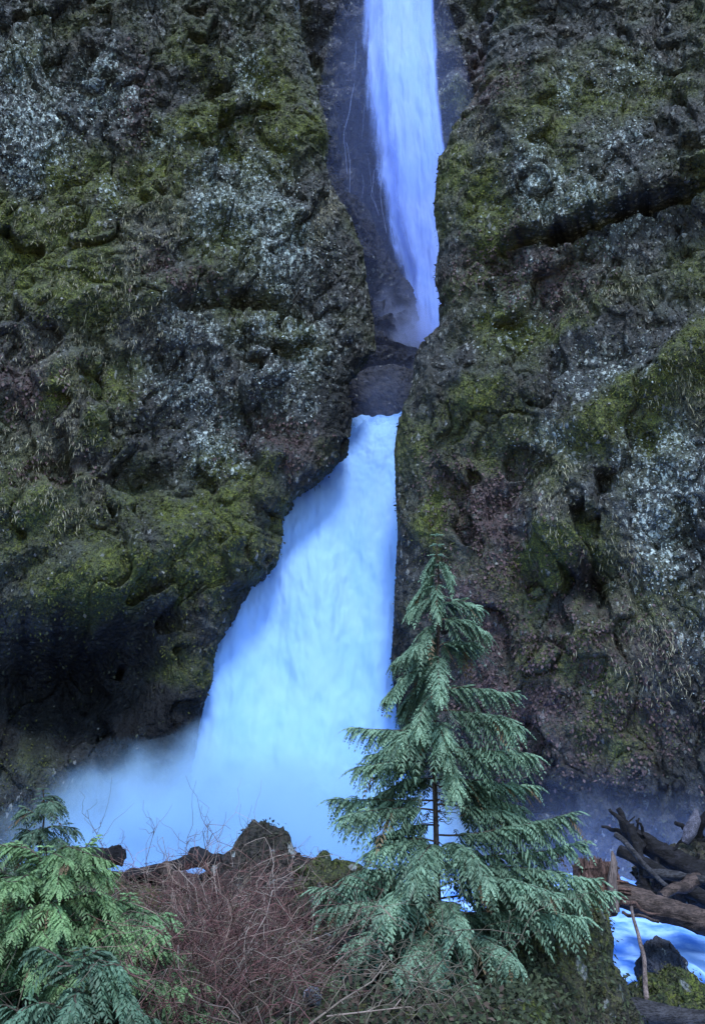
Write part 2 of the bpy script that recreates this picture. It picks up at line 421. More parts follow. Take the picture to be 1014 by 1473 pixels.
PL = (32.0, .33, .06); PR = (30.6, -.36, .06)
left_edge = [(425,-60),(430,30),(445,75),(466,150),(470,185),(462,220),(480,255),(505,295),(522,345),(530,400),(538,450),(541,490),(520,515),(503,545),(508,590),(500,640),(470,668),(432,695),(412,712),(403,738),(404,770),(398,800),(365,832),(345,855),(336,880),(312,915),(304,940),(302,975),(290,1010),(282,1045),(278,1080),(272,1120),(265,1180),(258,1260)]
Lm = dict(
 lichen=[(350,280,55,85,0,1),(385,340,55,55,0,1),(300,320,35,40,0,.9),(400,385,35,40,0,.9),(50,190,45,75,0,1),(45,245,30,30,0,.9),(140,130,32,50,0,.9),(30,95,40,45,0,.7),(362,105,24,34,0,1),(160,285,20,28,0,.9),
         (305,645,32,42,0,.95),(345,660,18,30,0,.6),(270,560,60,40,0,.45),(435,490,45,50,0,.65),(410,560,55,40,0,.4),(240,210,28,35,0,.5),(190,150,18,40,0,.6),(270,470,40,40,0,.45),(370,470,40,30,0,.4)],
 moss=[(290,190,110,40,35),(215,265,90,30,40),(60,340,110,60,0),(430,190,45,32,0),(290,85,55,30,0),(60,420,110,50,0),(85,560,26,36,0),(145,640,34,26,0),(160,840,110,42,25),(370,705,45,45,0),(265,760,60,40,40),(320,800,80,50,45),(275,945,38,60,10),(40,1060,50,110,-40,.8),(120,750,110,60,0,.7),(120,250,60,60,0,.7),(150,560,40,30,0,.9),(400,130,60,60,0,.7),(350,860,40,40,0,.8)],
 grass=[(190,375,30,40,-20),(230,300,24,50,-35),(110,425,80,20,10),(60,325,50,16,-20),(95,600,50,55,0,.8),(75,715,60,30,0),(30,640,40,40,0,.6),(150,480,60,40,0,.5),(480,290,16,50,-35),(60,520,50,30,0,.6)],
 litter=[(30,555,70,40,0,.9),(250,400,50,20,0,.5),(60,690,70,30,0,.5),(420,640,60,30,0,.7),(200,160,16,60,0,.5)],
 chips=[(400,450,110,120,0,1),(300,560,120,100,0,.9),(120,880,100,40,0,.3)],
 wet_shade=[(110,1000,190,110,0),(120,950,190,75,10),(60,980,90,60,0),(240,1040,90,90,0),(480,580,36,60,0,.7),(190,1040,140,70,0,1),(360,880,40,50,45,.7)])  # the broad low ellipses paint the undercut's shade into the rock
Lb = [(250,790,150,60,30,1.1),(130,850,110,50,20,.9),(130,965,190,75,8,-2.5),(40,960,90,70,0,-.9),(250,1000,50,60,0,-.5),(90,1070,230,90,0,-1.6),(360,435,45,9,-6,-.9),(285,440,30,9,25,-.6),(430,190,50,45,0,.8),
      (170,380,60,26,20,.55),(90,440,110,24,10,.5),(90,560,60,55,0,.6),(360,300,70,110,0,.35),(230,520,70,60,0,-.5),(330,520,70,60,0,.3),(150,640,60,35,0,.45),(90,720,90,40,0,.5),(400,150,20,90,15,-.5),(375,500,40,8,0,-.5),(190,680,90,18,0,-.5),(205,240,14,90,-15,-.45)]
right_edge = [(720,-60),(708,40),(698,100),(672,150),(648,185),(634,212),(630,245),(626,290),(634,335),(628,370),(627,388),(633,410),(634,448),(606,485),(597,505),(594,545),(574,595),(568,640),(570,690),(573,760),(569,830),(567,890),(563,950),(572,1030),(585,1090),(600,1150),(620,1250)]
Rm = dict(
 lichen=[(785,290,42,42,0,1),(770,240,11,45,0,1),(760,270,20,40,0,.9),(830,300,40,25,0,.8),(815,130,10,38,0,.95),(895,330,40,24,20,.55),(940,770,38,70,0,1),(960,690,46,55,0,.9),(985,660,30,40,0,.8),(790,640,38,22,0,.75),(880,240,20,60,10,.55),(900,110,40,30,0,.35),(920,210,16,40,0,.5),(740,460,40,60,0,.3),(870,550,60,40,0,.4),(1000,930,30,60,0,.3)],
 moss=[(700,270,22,50,-10),(712,320,14,46,-15),(990,510,24,62,-40,1.2),(905,590,80,36,30),(690,585,60,34,0,.9),(800,800,55,36,0),(830,150,110,70,0,.65),(940,120,70,40,0,.7),(620,750,24,60,0),(650,240,30,40,0,.6),(815,470,40,22,0,.8),(720,470,40,30,0,.7),(860,640,40,40,0,.8),(740,850,60,50,0,.5),(760,700,60,60,0,.4),(960,860,60,60,0,.5),(900,1040,80,60,0,.5),(700,640,80,60,0,.4),(600,640,30,60,0,.6)],
 grass=[(790,700,30,70,0,.6),(900,850,40,60,0,.55),(980,560,40,30,30,.5),(670,200,30,40,0,.5),(870,430,60,20,0,.4),(930,930,60,60,0,.5)],
 litter=[(700,740,45,60,0),(650,700,50,36,0,.9),(690,900,50,90,0,1),(850,930,90,60,0,.8),(760,1000,90,90,0,1),(780,400,60,40,0,.6),(700,380,60,40,0,.5),(730,790,40,60,0,.8),(690,120,30,40,30,.8),(880,1050,90,60,0,.8),(850,850,30,30,0,.6)],
 chips=[(870,380,140,70,0,.7),(700,360,60,60,0,.5),(900,700,120,120,0,.6)],
 wet_shade=[(800,346,70,5,15),(870,326,70,6,16),(940,304,40,4,17),(830,860,34,34,0,.8),(580,1000,40,120,0,.9),(760,1130,260,45,0,.8),(1000,1010,60,70,0,.4)])  # the thin slanted ellipses paint the shadow band under the ledge
Rb = [(930,560,120,30,32,.9),(985,510,34,60,-40,.6),(905,620,80,30,25,.35),(850,845,34,30,0,-1.1),(800,770,70,60,0,.6),(750,800,24,110,8,-.7),(760,690,60,14,40,-.5),(900,690,90,90,0,.3),(690,330,40,40,0,.3),(700,560,70,60,0,.4),(660,480,40,14,25,-.3),(690,100,26,90,-32,-.6),(770,120,10,60,0,.3),(860,930,90,50,0,.4),(730,930,16,140,5,-.5),(960,1040,70,60,0,-.5),(690,130,40,50,0,.4)]
def ledge(x, z, pl):
    a = on_plane(715, 362, pl); b = on_plane(1014, 276, pl)
    sl = (b[2] - a[2]) / (b[0] - a[0])
    d = z - (a[2] + (x - a[0]) * sl) + .10 * gn(np.stack([x * 1.3, z * 0, z * 0 + .5], 1), 5) + .06 * gn(np.stack([x * 4.3, z * 0, z * 0 + .5], 1), 6)
    along = sstep(a[0] - .3, a[0] + 1.4, x) 
    over = np.where(d > 0, np.exp(-(d / 3.2) ** 2), 0) * sstep(-.02, .08, d)
    under = np.where(d <= 0, np.exp(-(d / .24) ** 2), 0)
    return along * (.9 * over - 1.35 * under * (1 - sstep(7.5, 9.5, x) * .6))
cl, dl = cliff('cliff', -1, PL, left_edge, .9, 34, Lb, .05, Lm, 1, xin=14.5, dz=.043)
prop(cl, kind='structure')
cr, dr = cliff('cliff', 1, PR, right_edge, .8, 30, Rb, .05, Rm, 2, xin=11.5, z1=35, dz=.043, extra=ledge, diag=-.3, amp=.72)
prop(cr, kind='structure')
PS = (39.5, .15, .03)
spur_edge = [(380,-60),(470,20),(478,120),(490,255),(506,278),(528,290),(545,325),(566,365),(588,400),(598,440),(603,480),(606,500),(640,514),(700,522),(720,700)]
no = dict(moss=[(540,300,10,10,0,.1)], lichen=[(545,390,20,20,0,.35)], litter=[(0,0,1,1,0,0)], wet_shade=[(540,400,400,600,0,.5)])
sp_, ds = cliff('cliff', -1, PS, spur_edge, .7, 12, [(545,535,60,30,0,1.2),(560,580,60,16,0,-1.2),(548,395,14,14,0,.4)], .05, no, 5, amp=1.5, z0=6, z1=36, dz=.07, xin=7, back=5, mat=M_back)
prop(sp_, kind='structure')
PB = (46.5, 0., .02)
bk, db = cliff('cliff', -1, PB, [(900,-200),(900,900)], .8, 26, [(560,300,50,300,0,-.6),(650,150,20,50,0,.8)], .1, dict(moss=[(650,160,24,40,0,1)], lichen=[(640,150,14,30,0,.5)], litter=[(690,120,20,50,0,.7)], wet_shade=[(540,300,60,400,0,.5)]), 6, amp=1.5, z0=-2, z1=50, dz=.11, xin=22, back=4, mat=M_back)
prop(bk, kind='structure')
scatter('moss', dl, 160000, .85, 11)
scatter('moss', dr, 150000, .75, 12)

# ------------------------------------------------------------------ water
def water_mat(name, col, alpha=True, streak=(7, 7, .8), soft=.5, dens=1.0, shade=(.84, .91, .98), trans=.15, hi=.5, big=(.55, .55, .35)):
    m, nt, out = newmat(name); g = NT(nt)
    P = g.pos(streak); P2 = g.pos(big)
    n1 = g.noise(1., 5, P, .6); n2 = g.noise(1., 4, P2, .6)
    c = g.mix(g.ramp(n2, .35, .65), tuple(a * b for a, b in zip(col, shade)), col)
    d = g.n('BsdfDiffuse'); g.l(c, d.inputs['Color']); t = g.n('BsdfTranslucent'); g.l(c, t.inputs['Color'])
    mx = g.n('MixShader'); mx.inputs[0].default_value = trans
    g.l(d.outputs[0], mx.inputs[1]); g.l(t.outputs[0], mx.inputs[2])
    if alpha:
        a = g.attr('cover')
        f = g.math('SUBTRACT', g.math('MULTIPLY', a, 1 + soft), g.math('MULTIPLY', n1, soft * 1.6))
        f = g.ramp(f, .0, hi, 0, dens)
        tr = g.n('BsdfTransparent'); m2 = g.n('MixShader')
        g.l(f, m2.inputs[0]); g.l(tr.outputs[0], m2.inputs[1]); g.l(mx.outputs[0], m2.inputs[2]); g.l(m2.outputs[0], out.inputs[0])
    else: g.l(mx.outputs[0], out.inputs[0])
    return m
WC = (.275, .50, .96)
M_fall = water_mat('falling_water', WC, soft=.9)
M_veil = water_mat('water_veil', WC, streak=(2.5, 2.5, .35), soft=1.0, dens=.9)
M_upper = water_mat('upper_water', (.26, .40, .93), streak=(3, 3, .12), soft=.8, hi=1.0)
def sheet(name, rows, mat, nu, nv, amp, seed, freq=(1.2, 1.2, .5), feather=(.06, .06), bottom=.0, top=.0, parent=None, bulge=0.):
    """rows: (left point, right point) from top to bottom; a curved sheet between them"""
    A = np.array([a for a, b in rows]); B = np.array([b for a, b in rows])
    s = np.linspace(0, 1, len(rows)); v = np.linspace(0, 1, nv); u = np.linspace(0, 1, nu)
    ia = np.stack([np.interp(v, s, A[:,k]) for k in range(3)], 1); ib = np.stack([np.interp(v, s, B[:,k]) for k in range(3)], 1)
    k = np.exp(-np.linspace(-2, 2, 13) ** 2); k /= k.sum()
    for q in (ia, ib):
        for j in range(3): q[:,j] = np.convolve(np.pad(q[:,j], 6, mode='edge'), k, 'valid')
    P = ia[:,None,:] * (1 - u)[None,:,None] + ib[:,None,:] * u[None,:,None]
    P[:,:,1] -= bulge * (4 * u * (1 - u))[None,:]
    Pf = P.reshape(-1, 3)
    n = fbm(Pf * np.array(freq) + seed * 9.1, 5, seed)
    Pf = Pf + np.stack([0 * n, -n * amp, .3 * n * amp], 1)
    U = np.tile(u, nv); W = np.repeat(v, nu)
    cov = sstep(0, feather[0], U) * sstep(0, feather[1], 1 - U)
    if bottom: cov = cov * sstep(0, bottom, 1 - W)
    if top: W = W + .03 * gn(np.stack([U * 9, U * 0 + seed, U * 0], 1), 4) * (W > 0)
    if top: cov = cov * sstep(0, top, W)
    i = np.arange(nv - 1)[:,None] * nu + np.arange(nu - 1)[None,:]
    return mesh_np(name, Pf, np.stack([i, i + nu, i + nu + 1, i + 1], 2).reshape(-1, 4), mat, parent, {'cover': cov})
lf = sheet('waterfall', [(at(492,598,36.6), at(600,590,36.6)), (at(485,622,36.0), at(606,612,36.2)), (at(455,668,35.4), at(606,660,35.4)), (at(398,700,34.9), at(606,700,34.9)), (at(378,780,34.4), at(606,780,34.2)),
     (at(290,850,34.0), at(606,850,33.8)), (at(210,915,33.6), at(606,915,33.4)), (at(190,1000,33.2), at(612,1000,33)), (at(180,1080,32.8), at(650,1080,32.6)), (at(170,1160,32.3), at(700,1160,32.2)), (at(190,1280,31.8), at(760,1280,31.8))],
     M_fall, 220, 500, .42, 3, (.55, .55, .16), (.05, .03), top=.018)
prop(lf, kind='structure')
sheet('water_veil', [(at(505,606,36), at(590,606,36)), (at(470,660,35), at(590,650,34.8)), (at(400,705,34.2), at(590,700,34.2)), (at(385,790,33.6), at(590,790,33.4)), (at(318,860,33.1), at(590,860,32.9)), (at(285,930,32.6), at(590,930,32.5)),
     (at(255,1060,31.9), at(600,1060,31.9)), (at(210,1170,31.3), at(660,1170,31.3)), (at(180,1280,30.8), at(700,1280,30.8))], M_veil, 160, 360, .35, 8, (.5, .5, .14), (.16, .10), parent=lf, top=.03)
uf = sheet('waterfall', [(at(496,-60,45.2), at(632,-60,45.2)), (at(494,60,44.6), at(638,60,44.6)), (at(500,130,44.2), at(640,130,44.2)), (at(508,200,43.8), at(650,200,43.8)), (at(520,290,43.3), at(670,290,43.3)),
     (at(536,360,42.8), at(680,360,42.8)), (at(560,420,42.3), at(690,420,42.3)), (at(570,470,41.9), at(700,470,41.9)), (at(560,530,41.5), at(700,530,41.5))], M_upper, 150, 420, .30, 5, (.8, .8, .08), (.42, .15), bottom=.12)
prop(uf, kind='structure')
sheet('water_veil', [(at(522,-60,44.4), at(612,-60,44.4)), (at(522,60,43.8), at(622,60,43.8)), (at(530,150,43.2), at(640,150,43.2)), (at(545,290,42.4), at(660,290,42.4)), (at(572,400,41.6), at(680,400,41.6)), (at(560,530,40.9), at(700,530,40.9))],
      M_upper, 110, 300, .3, 9, (.8, .8, .08), (.45, .35), parent=uf)
M_spray = water_mat('spray_skirt', WC, streak=(1.2, 1.2, 1.2), soft=1.6, dens=.85, hi=1.3)
sheet('water_veil', [(at(292,1050,30.6), at(600,1040,30.6)), (at(262,1085,30.2), at(620,1085,30.2)), (at(196,1120,29.9), at(640,1120,29.9)), (at(150,1165,29.5), at(660,1165,29.5)), (at(85,1210,29.2), at(680,1210,29.2)), (at(40,1290,28.9), at(700,1290,28.9))],
      M_spray, 150, 120, .5, 31, (.7, .7, .5), (.22, .1), top=.7, parent=lf)
tr = MB()
def trickle(pts, Y, w, seed):
    P = np.array([at(a, b, Y) for a, b in pts]); s = np.linspace(0, 1, len(P)); v = np.linspace(0, 1, 24)
    Q = np.stack([np.interp(v, s, P[:,k]) for k in range(3)], 1)
    Q[:,0] += .05 * gn(np.stack([v * 4, v * 0 + seed, v * 0 + .5], 1), seed)
    tube(tr, Q, w * .6 * (.2 + .5 * np.abs(gn(np.stack([v * 9, v * 0 + seed + .3, v * 0], 1), seed))), 5, caps=False)
for i, (pts, w) in enumerate([([(509,120),(503,160),(494,195),(499,250)], .06), ([(498,205),(504,235),(503,280)], .05), ([(528,110),(540,160)], .05), ([(530,225),(533,262),(541,300)], .03), ([(538,245),(534,280),(545,310)], .05),
      ([(550,250),(546,280),(556,335)], .06), ([(521,250),(523,262),(520,285)], .03), ([(512,60),(510,100)], .04), ([(524,150),(521,200)], .03)]):
    trickle(pts, 41.0, w, i + 1)
M_tr = water_mat('trickle_water', (.22, .28, .50), alpha=False)
tr.build('water_trickle', M_tr, uf)

def ground_z(x, y):
    q = np.stack([x * .5, y * .5, x * 0 + .3], 1)
    bankedge = np.where(y < 13, .205 * y + .1, .205 * 13 + .1 - (y - 13) * .25)
    bankedge = bankedge - .13 * np.clip(11 - y, 0, 6)
    bank = (1 - sstep(-.3, .9, x - bankedge)) * (1 - sstep(14.6, 18.5, y))
    top = 2.25 + .15 * gn(q, 2) + .62 * np.exp(-((y - 14.1) / 1.2) ** 2) * sstep(-9.5, -5.5, x) * (1 - sstep(.2, 2.2, x)) + .65 * (1 - sstep(3, 6.5, y))
    low = .25 + .35 * gn(q * 1.3, 4) + 2.6 * sstep(9, 14, x) * (1 - sstep(22, 30, y)) 
    return low * (1 - bank) + top * bank + .10 * fbm(np.stack([x * 1.7, y * 1.7, x * 0], 1), 3, 3)
gx = np.concatenate([np.linspace(-60, -14, 24)[:-1], np.linspace(-14, 14, 230), np.linspace(14, 60, 24)[1:]]); gy = np.concatenate([np.linspace(-40, 3, 24)[:-1], np.linspace(3, 38, 260), np.linspace(38, 90, 12)[1:]])
GX, GY = np.meshgrid(gx, gy); x, y = GX.ravel(), GY.ravel(); zz = ground_z(x, y)
i = np.arange(len(gy) - 1)[:,None] * len(gx) + np.arange(len(gx) - 1)[None,:]
M_soil = rock_mat('soil', (.012, .010, .010), (.032, .026, .023), .15)
gr = mesh_np('ground', np.stack([x, y, zz], 1), np.stack([i, i + 1, i + len(gx) + 1, i + len(gx)], 2).reshape(-1, 4), M_soil, None, dict(moss=np.clip(.25 + fbm(np.stack([x, y, x * 0], 1), 3), 0, 1), litter=np.full(len(x), .6), chips=np.full(len(x), .2), lichen=x * 0))
prop(gr, kind='structure')
# pool and the stream that runs out to the right
def flow_z(x, y):
    return .95 + .02 * np.clip(y - 16, 0, 20) - .25 * sstep(17, 13.5, y) 
wx = np.linspace(-24, 13, 250); wy = np.linspace(11.5, 38, 240)
GX, GY = np.meshgrid(wx, wy); x, y = GX.ravel(), GY.ravel()
turb = fbm(np.stack([x * .9, y * .5, x * 0], 1), 4, 8)
hump = .42 * np.exp(-(((x - 5.15) / .38) ** 2 + ((y - 16.1) / .6) ** 2))
i = np.arange(len(wy) - 1)[:,None] * len(wx) + np.arange(len(wx) - 1)[None,:]
M_stream = water_mat('stream_water', (.30, .51, .95), shade=(.25, .42, .72), alpha=False, trans=.0, big=(1.6, .9, 1.), streak=(2.5, 1.2, 2.5))
wt = mesh_np('water', np.stack([x, y, flow_z(x, y) + .16 * turb + .05 * fbm(np.stack([x * 3.5, y * 2.2, x * 0], 1), 3, 18) + hump], 1), np.stack([i, i + 1, i + len(wx) + 1, i + len(wx)], 2).reshape(-1, 4), M_stream)
prop(wt, kind='structure')

# ------------------------------------------------------------------ mist
def volume_mat(name, dens, col, noise_scale=None, fall=None):
    m, nt, out = newmat(name); g = NT(nt)
    v = g.n('VolumePrincipled'); v.inputs['Color'].default_value = (*col, 1); v.inputs['Density'].default_value = dens
    v.inputs['Anisotropy'].default_value = 0.1
    if noise_scale:
        tc = g.n('TexCoord'); sx = g.n('SeparateXYZ'); g.l(tc.outputs['Generated'], sx.inputs[0])
        vec = g.n('VectorMath', operation='SUBTRACT'); g.l(tc.outputs['Generated'], vec.inputs[0]); vec.inputs[1].default_value = (.5, .5, .3)
        sc_ = g.n('VectorMath', operation='MULTIPLY'); g.l(vec.outputs[0], sc_.inputs[0]); sc_.inputs[1].default_value = (2.05, 2.05, 1.5)
        ln = g.n('VectorMath', operation='LENGTH'); g.l(sc_.outputs[0], ln.inputs[0])
        nz = g.noise(noise_scale, 3, g.pos())
        f = g.math('ADD', g.math('SUBTRACT', 1., ln.outputs['Value']), g.math('MULTIPLY', g.math('SUBTRACT', nz, .5), .7))
        g.l(g.ramp(f, .0, 1.0, 0, dens), v.inputs['Density'])
    g.l(v.outputs[0], out.inputs['Volume']); return m
def blob(name, ctr, rad, mat, seed, wob=.15, nu=40, nv=20):
    u = np.arange(nu) / nu * 2 * np.pi; v = np.linspace(.02, np.pi - .02, nv)
    D = np.stack([np.outer(np.sin(v), np.cos(u)), np.outer(np.sin(v), np.sin(u)), np.outer(np.cos(v), np.ones(nu))], 2).reshape(-1, 3)
    D = D * (1 + wob * fbm(D * 1.5 + seed * 5, 3, seed))[:,None]
    V = np.concatenate([D * np.array(rad), [[0, 0, rad[2]], [0, 0, -rad[2]]]])
    Fc = [(i*nu+j, (i+1)*nu+j, (i+1)*nu+(j+1) % nu, i*nu+(j+1) % nu) for i in range(nv-1) for j in range(nu)]
    T = len(D)
    Fc += [(T, j, (j+1) % nu, (j+2) % nu) for j in range(0, nu, 2)] + [(T+1, (nv-1)*nu+(j+2) % nu, (nv-1)*nu+(j+1) % nu, (nv-1)*nu+j) for j in range(0, nu, 2)]
    o = mesh_np(name, V, Fc, mat); o.location = ctr
    return o
MC = (.50, .75, 1.)
b = blob('mist', at(350, 1200, 29.0) + np.array([0, 0, -.6]), (8.2, 4.2, 3.9), volume_mat('spray_mist', 3.4, MC, .55), 3); prop(b, kind='stuff')
b = blob('mist', at(830, 1200, 24.) + np.array([0, 0, -.3]), (6., 2.2, 2.6), volume_mat('low_mist', .11, (.55, .66, 1.), .6), 5); prop(b, kind='stuff')
b = blob('mist', at(570, 330, 40.0), (4.2, 3.4, 15.), volume_mat('gorge_mist', .024, (.42, .54, 1.)), 7, .1); prop(b, kind='stuff')

b = blob('mist', at(552, 555, 36.6), (2.0, .9, 1.9), volume_mat('ledge_mist', .22, (.42, .56, 1.), .9), 13); prop(b, kind='stuff')
b = blob('mist', at(580, 490, 40.4), (2.4, 1.3, 3.2), volume_mat('plunge_mist', 2.4, (.5, .62, 1.), .8), 9); prop(b, kind='stuff')

# ------------------------------------------------------------------ conifers
def frond(mb, p, d, n, L, col, r, pairs=9, droop=.5, wid=.0075):
    """a flat feathery spray: stem with leaflets on both sides, bending down"""
    d = d / np.linalg.norm(d); s = np.cross(d, n); s /= np.linalg.norm(s) + 1e-9; n = np.cross(s, d)
    t = np.linspace(.08, 1, pairs)
    ctr = p + np.outer(t * L, d) + np.outer(-droop * L * t ** 2, (0, 0, 1.))
    tan = d[None,:] + np.outer(-2 * droop * t, (0, 0, 1.)); tan /= np.linalg.norm(tan, axis=1, keepdims=True)
    prof = (.5 * np.sin(np.pi * np.clip(t, .0, 1) ** .7) + .16) * L * .6
    Ps, Ds, Ls = [], [], []
    for sg in (-1, 1):
        dd = tan * .75 + sg * s[None,:] * .8 + np.outer(-.35 * np.ones(pairs), (0, 0, 1.)) + r.normal(0, .1, (pairs, 3))
        Ps.append(ctr); Ds.append(dd); Ls.append(prof * r.uniform(.75, 1.2, pairs))
    Ps.append(ctr[-1:]); Ds.append(tan[-1:]); Ls.append(np.array([L * .2]))
    Ps.append(p[None,:]); Ds.append((ctr[-1] - p)[None,:]); Ls.append(np.array([L * .9]))
    P = np.concatenate(Ps); D = np.concatenate(Ds); Ls = np.concatenate(Ls)
    V, Fc = leaf_quads(P, D, np.tile(n, (len(P), 1)) + r.normal(0, .25, (len(P), 3)), Ls, np.full(len(P), wid) * r.uniform(.8, 1.3, len(P)), .3)
    mb.add(V, Fc, np.repeat(np.clip(col * r.uniform(.8, 1.2, (len(P), 1)), 0, 1), 4, 0))
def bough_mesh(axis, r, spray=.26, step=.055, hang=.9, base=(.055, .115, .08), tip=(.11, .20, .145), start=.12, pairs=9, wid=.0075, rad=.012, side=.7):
    mb = MB(); axis = np.asarray(axis, float)
    seg = np.linalg.norm(np.diff(axis, axis=0), axis=1); cum = np.concatenate([[0], np.cumsum(seg)]); L = cum[-1]
    tube(mb, axis, np.linspace(rad, rad * .25, len(axis)), 5, (.06, .045, .038), caps=False)
    k = 0; s = start * L
    base, tip = np.array(base), np.array(tip)
    while s < L:
        p = np.array([np.interp(s, cum, axis[:,j]) for j in range(3)]); q = np.array([np.interp(min(L, s + .06), cum, axis[:,j]) for j in range(3)])
        q0 = np.array([np.interp(max(0, s - .06), cum, axis[:,j]) for j in range(3)])
        d = q - q0; d /= np.linalg.norm(d) + 1e-9
        sd = np.cross(d, (0, 0, 1.)); sd /= np.linalg.norm(sd) + 1e-9
        f = s / L
        ln = spray * (.55 + .75 * math.sin(math.pi * min(1, .12 + f * .86))) * r.uniform(.75, 1.25)
        for sg in (-1, 1):
            dr_ = d * r.uniform(.5, .9) + sg * sd * side * r.uniform(.5, 1.2) + np.array([0, 0, -hang * r.uniform(.3, 1.0)])
            nn = np.array([0, 0, 1.]) + d * .6 + sg * sd * .4
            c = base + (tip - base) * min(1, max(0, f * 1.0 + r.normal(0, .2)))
            if r.random() < .035: c = np.array([.12, .085, .05])
            frond(mb, p, dr_, nn, ln * r.uniform(.7, 1.15), c, r, pairs, r.uniform(.25, .6), wid)
        for sg in (-1, 1):
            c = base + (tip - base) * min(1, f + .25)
            frond(mb, p, d * .7 + sg * sd * r.uniform(.5, 1.) + np.array([0, 0, .12]) + r.normal(0, .12, 3), np.array([0, 0, 1.]) + r.normal(0, .2, 3), ln * .62, c, r, pairs, r.uniform(.5, .9), wid)
        if k % 2 == 0:
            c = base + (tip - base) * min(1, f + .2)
            frond(mb, p, d + np.array([0, 0, .25]) + r.normal(0, .25, 3), np.array([0, 0, 1.]) + r.normal(0, .2, 3), ln * .6, c, r, pairs, .4, wid)
        s += step * r.uniform(.7, 1.3); k += 1
    frond(mb, axis[-1], axis[-1] - axis[-3], np.array([0, 0, 1.]), spray * .6, tip, r, pairs, .5, wid)
    return mb

def conifer(name, label, cat, basep, topp, boughs, r, trunk_r=.045, group=None, extra_inner=0, **kw):
    root = empty(name, basep); prop(root, label, cat, group)
    basep = np.asarray(basep, float); topp = np.asarray(topp, float)
    mb = MB(); ax = curve(basep, topp, 22, 0, .06, 3)
    tube(mb, ax, np.linspace(trunk_r, .006, 22), 8, (1, 1, 1), .25, 2)
    mb.build('trunk', M_bark, root, off=basep)
    mb = MB()
    for k in range(7):                        # leader tip
        f = k / 6
        p = ax[-1] + (ax[-4] - ax[-1]) * f
        for a in range(4):
            th = a * 1.57 + k; frond(mb, p, np.array([math.cos(th), math.sin(th), .5 - f * .5]), np.array([0, 0, 1.]), .08 + .12 * f, np.array(kw.get('tip', (.11, .2, .145))), r, 6, .4)
    for k in range(extra_inner):              # sparse inner foliage
        f = r.uniform(.05, .6); p = basep + (topp - basep) * f
        th = r.uniform(0, 6.28); rr = r.uniform(.15, .75)
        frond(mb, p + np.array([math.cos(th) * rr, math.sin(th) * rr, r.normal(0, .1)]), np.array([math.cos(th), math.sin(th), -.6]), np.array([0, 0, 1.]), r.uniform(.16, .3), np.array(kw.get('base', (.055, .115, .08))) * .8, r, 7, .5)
    crown = mb.build('crown', M_fir, root, smooth=False, off=basep)
    for axis, st, scl in (b if isinstance(b, tuple) else (b, .12, 1.) for b in boughs):
        bough_mesh(axis, r, start=st, **{**kw, 'spray': kw['spray'] * scl}).build('bough_foliage', M_fir, crown, smooth=False, off=basep)
    return root, ax

# the young conifer in the middle
TY = 11.0
r = np.random.default_rng(21)
tb = at(633, 1440, TY); tt = at(628, 772, TY)
def arc(p0, p1, up, n=14, wob=.05, seed=0):
    p0, p1 = np.asarray(p0, float), np.asarray(p1, float); t = np.linspace(0, 1, n)[:,None]
    P = p0 + (p1 - p0) * t + np.array([0, 0, up]) * np.sin(np.pi * t ** .8)
    Q = np.concatenate([t * 2.5, t * 0 + seed * 1.37, t * 0], 1)
    return P + np.stack([gn(Q + 3.3 * k, 2) for k in range(3)], 1) * wob * t
def trunk_at(py): return tb + (tt - tb) * (1440 - py) / (1440 - 772)
spec = [  # height on trunk (pixel row), tip pixel, tip distance offset, arch
 (800,612,828,.05,.03),(812,648,822,-.05,.03),(832,588,872,.1,.05),(850,628,880,-.3,.07),(872,582,884,-.1,.06),(880,686,870,.1,.04),
 (905,702,908,-.05,.06),(912,596,935,-.25,.08),(930,566,952,.05,.08),(945,690,928,.3,.06),
 (975,552,1000,.0,.10),(972,632,1000,-.65,.18),(1010,740,995,-.05,.03),(1015,600,1045,-.45,.10),(1040,746,1040,-.15,.04),
 (1068,506,1046,.0,-.02),(1060,560,1072,-.4,.08),(1070,640,1085,-.5,.18),(1092,768,1085,-.1,.0),(1118,508,1102,-.15,.03),
 (1128,662,1142,-.45,.18),(1140,775,1132,.3,.02),(1170,480,1148,.05,.0),(1185,494,1174,-.3,.05),(1218,824,1165,-.1,-.06),
 (1245,838,1213,.1,-.06),(1230,525,1228,-.3,.08),(1262,860,1262,-.25,.04),(1240,700,1262,-.8,.16),(1245,595,1265,-.9,.18),(1270,496,1262,-.1,.08),(1290,800,1285,-.6,.12),(1290,545,1315,-.8,.14),
 (1305,885,1285,.2,.04),(1310,455,1275,.1,.06),(1320,465,1310,-.3,.10),(1330,660,1335,-1.1,.18),(1335,840,1318,-.5,.08),(1345,500,1358,-.6,.14),(1355,580,1400,-1.,.18),(1360,745,1380,-.9,.14),(1370,625,1410,-1.1,.18),(1370,480,1400,-.3,.12),(1385,560,1445,-.8,.14),(1390,690,1430,-.9,.14),
 (925,600,955,.35,.06),(985,575,1022,.4,.06),(1045,555,1060,.35,.03),(1085,530,1088,.5,.03),(1140,545,1140,.45,.05),(1150,748,1160,.5,.03),(1175,780,1180,.3,.02),(1205,540,1205,.5,.05),
 (1260,740,1262,.8,.08),(1290,560,1290,.8,.08)]
bgs = []
for k, (hy, tx, ty, dy, up) in enumerate(spec):
    bgs.append((arc(trunk_at(hy), at(tx, ty, TY + dy), up, seed=k), np.random.default_rng(k).uniform(.10,.22) if 1055 < hy < 1265 else .14, (.72 if hy < 900 else .85 if hy < 1030 else 1.05) * np.random.default_rng(k + 50).uniform(.8, 1.2)))
tree, tax = conifer('conifer_tree', 'young blue-green conifer with drooping feathery boughs standing in front of the waterfall', 'tree', tb, tt, bgs, r, .042, extra_inner=60, spray=.235, step=.046, hang=1.15, side=.6, wid=.010, tip=(.155, .26, .185), base=(.044, .086, .062))
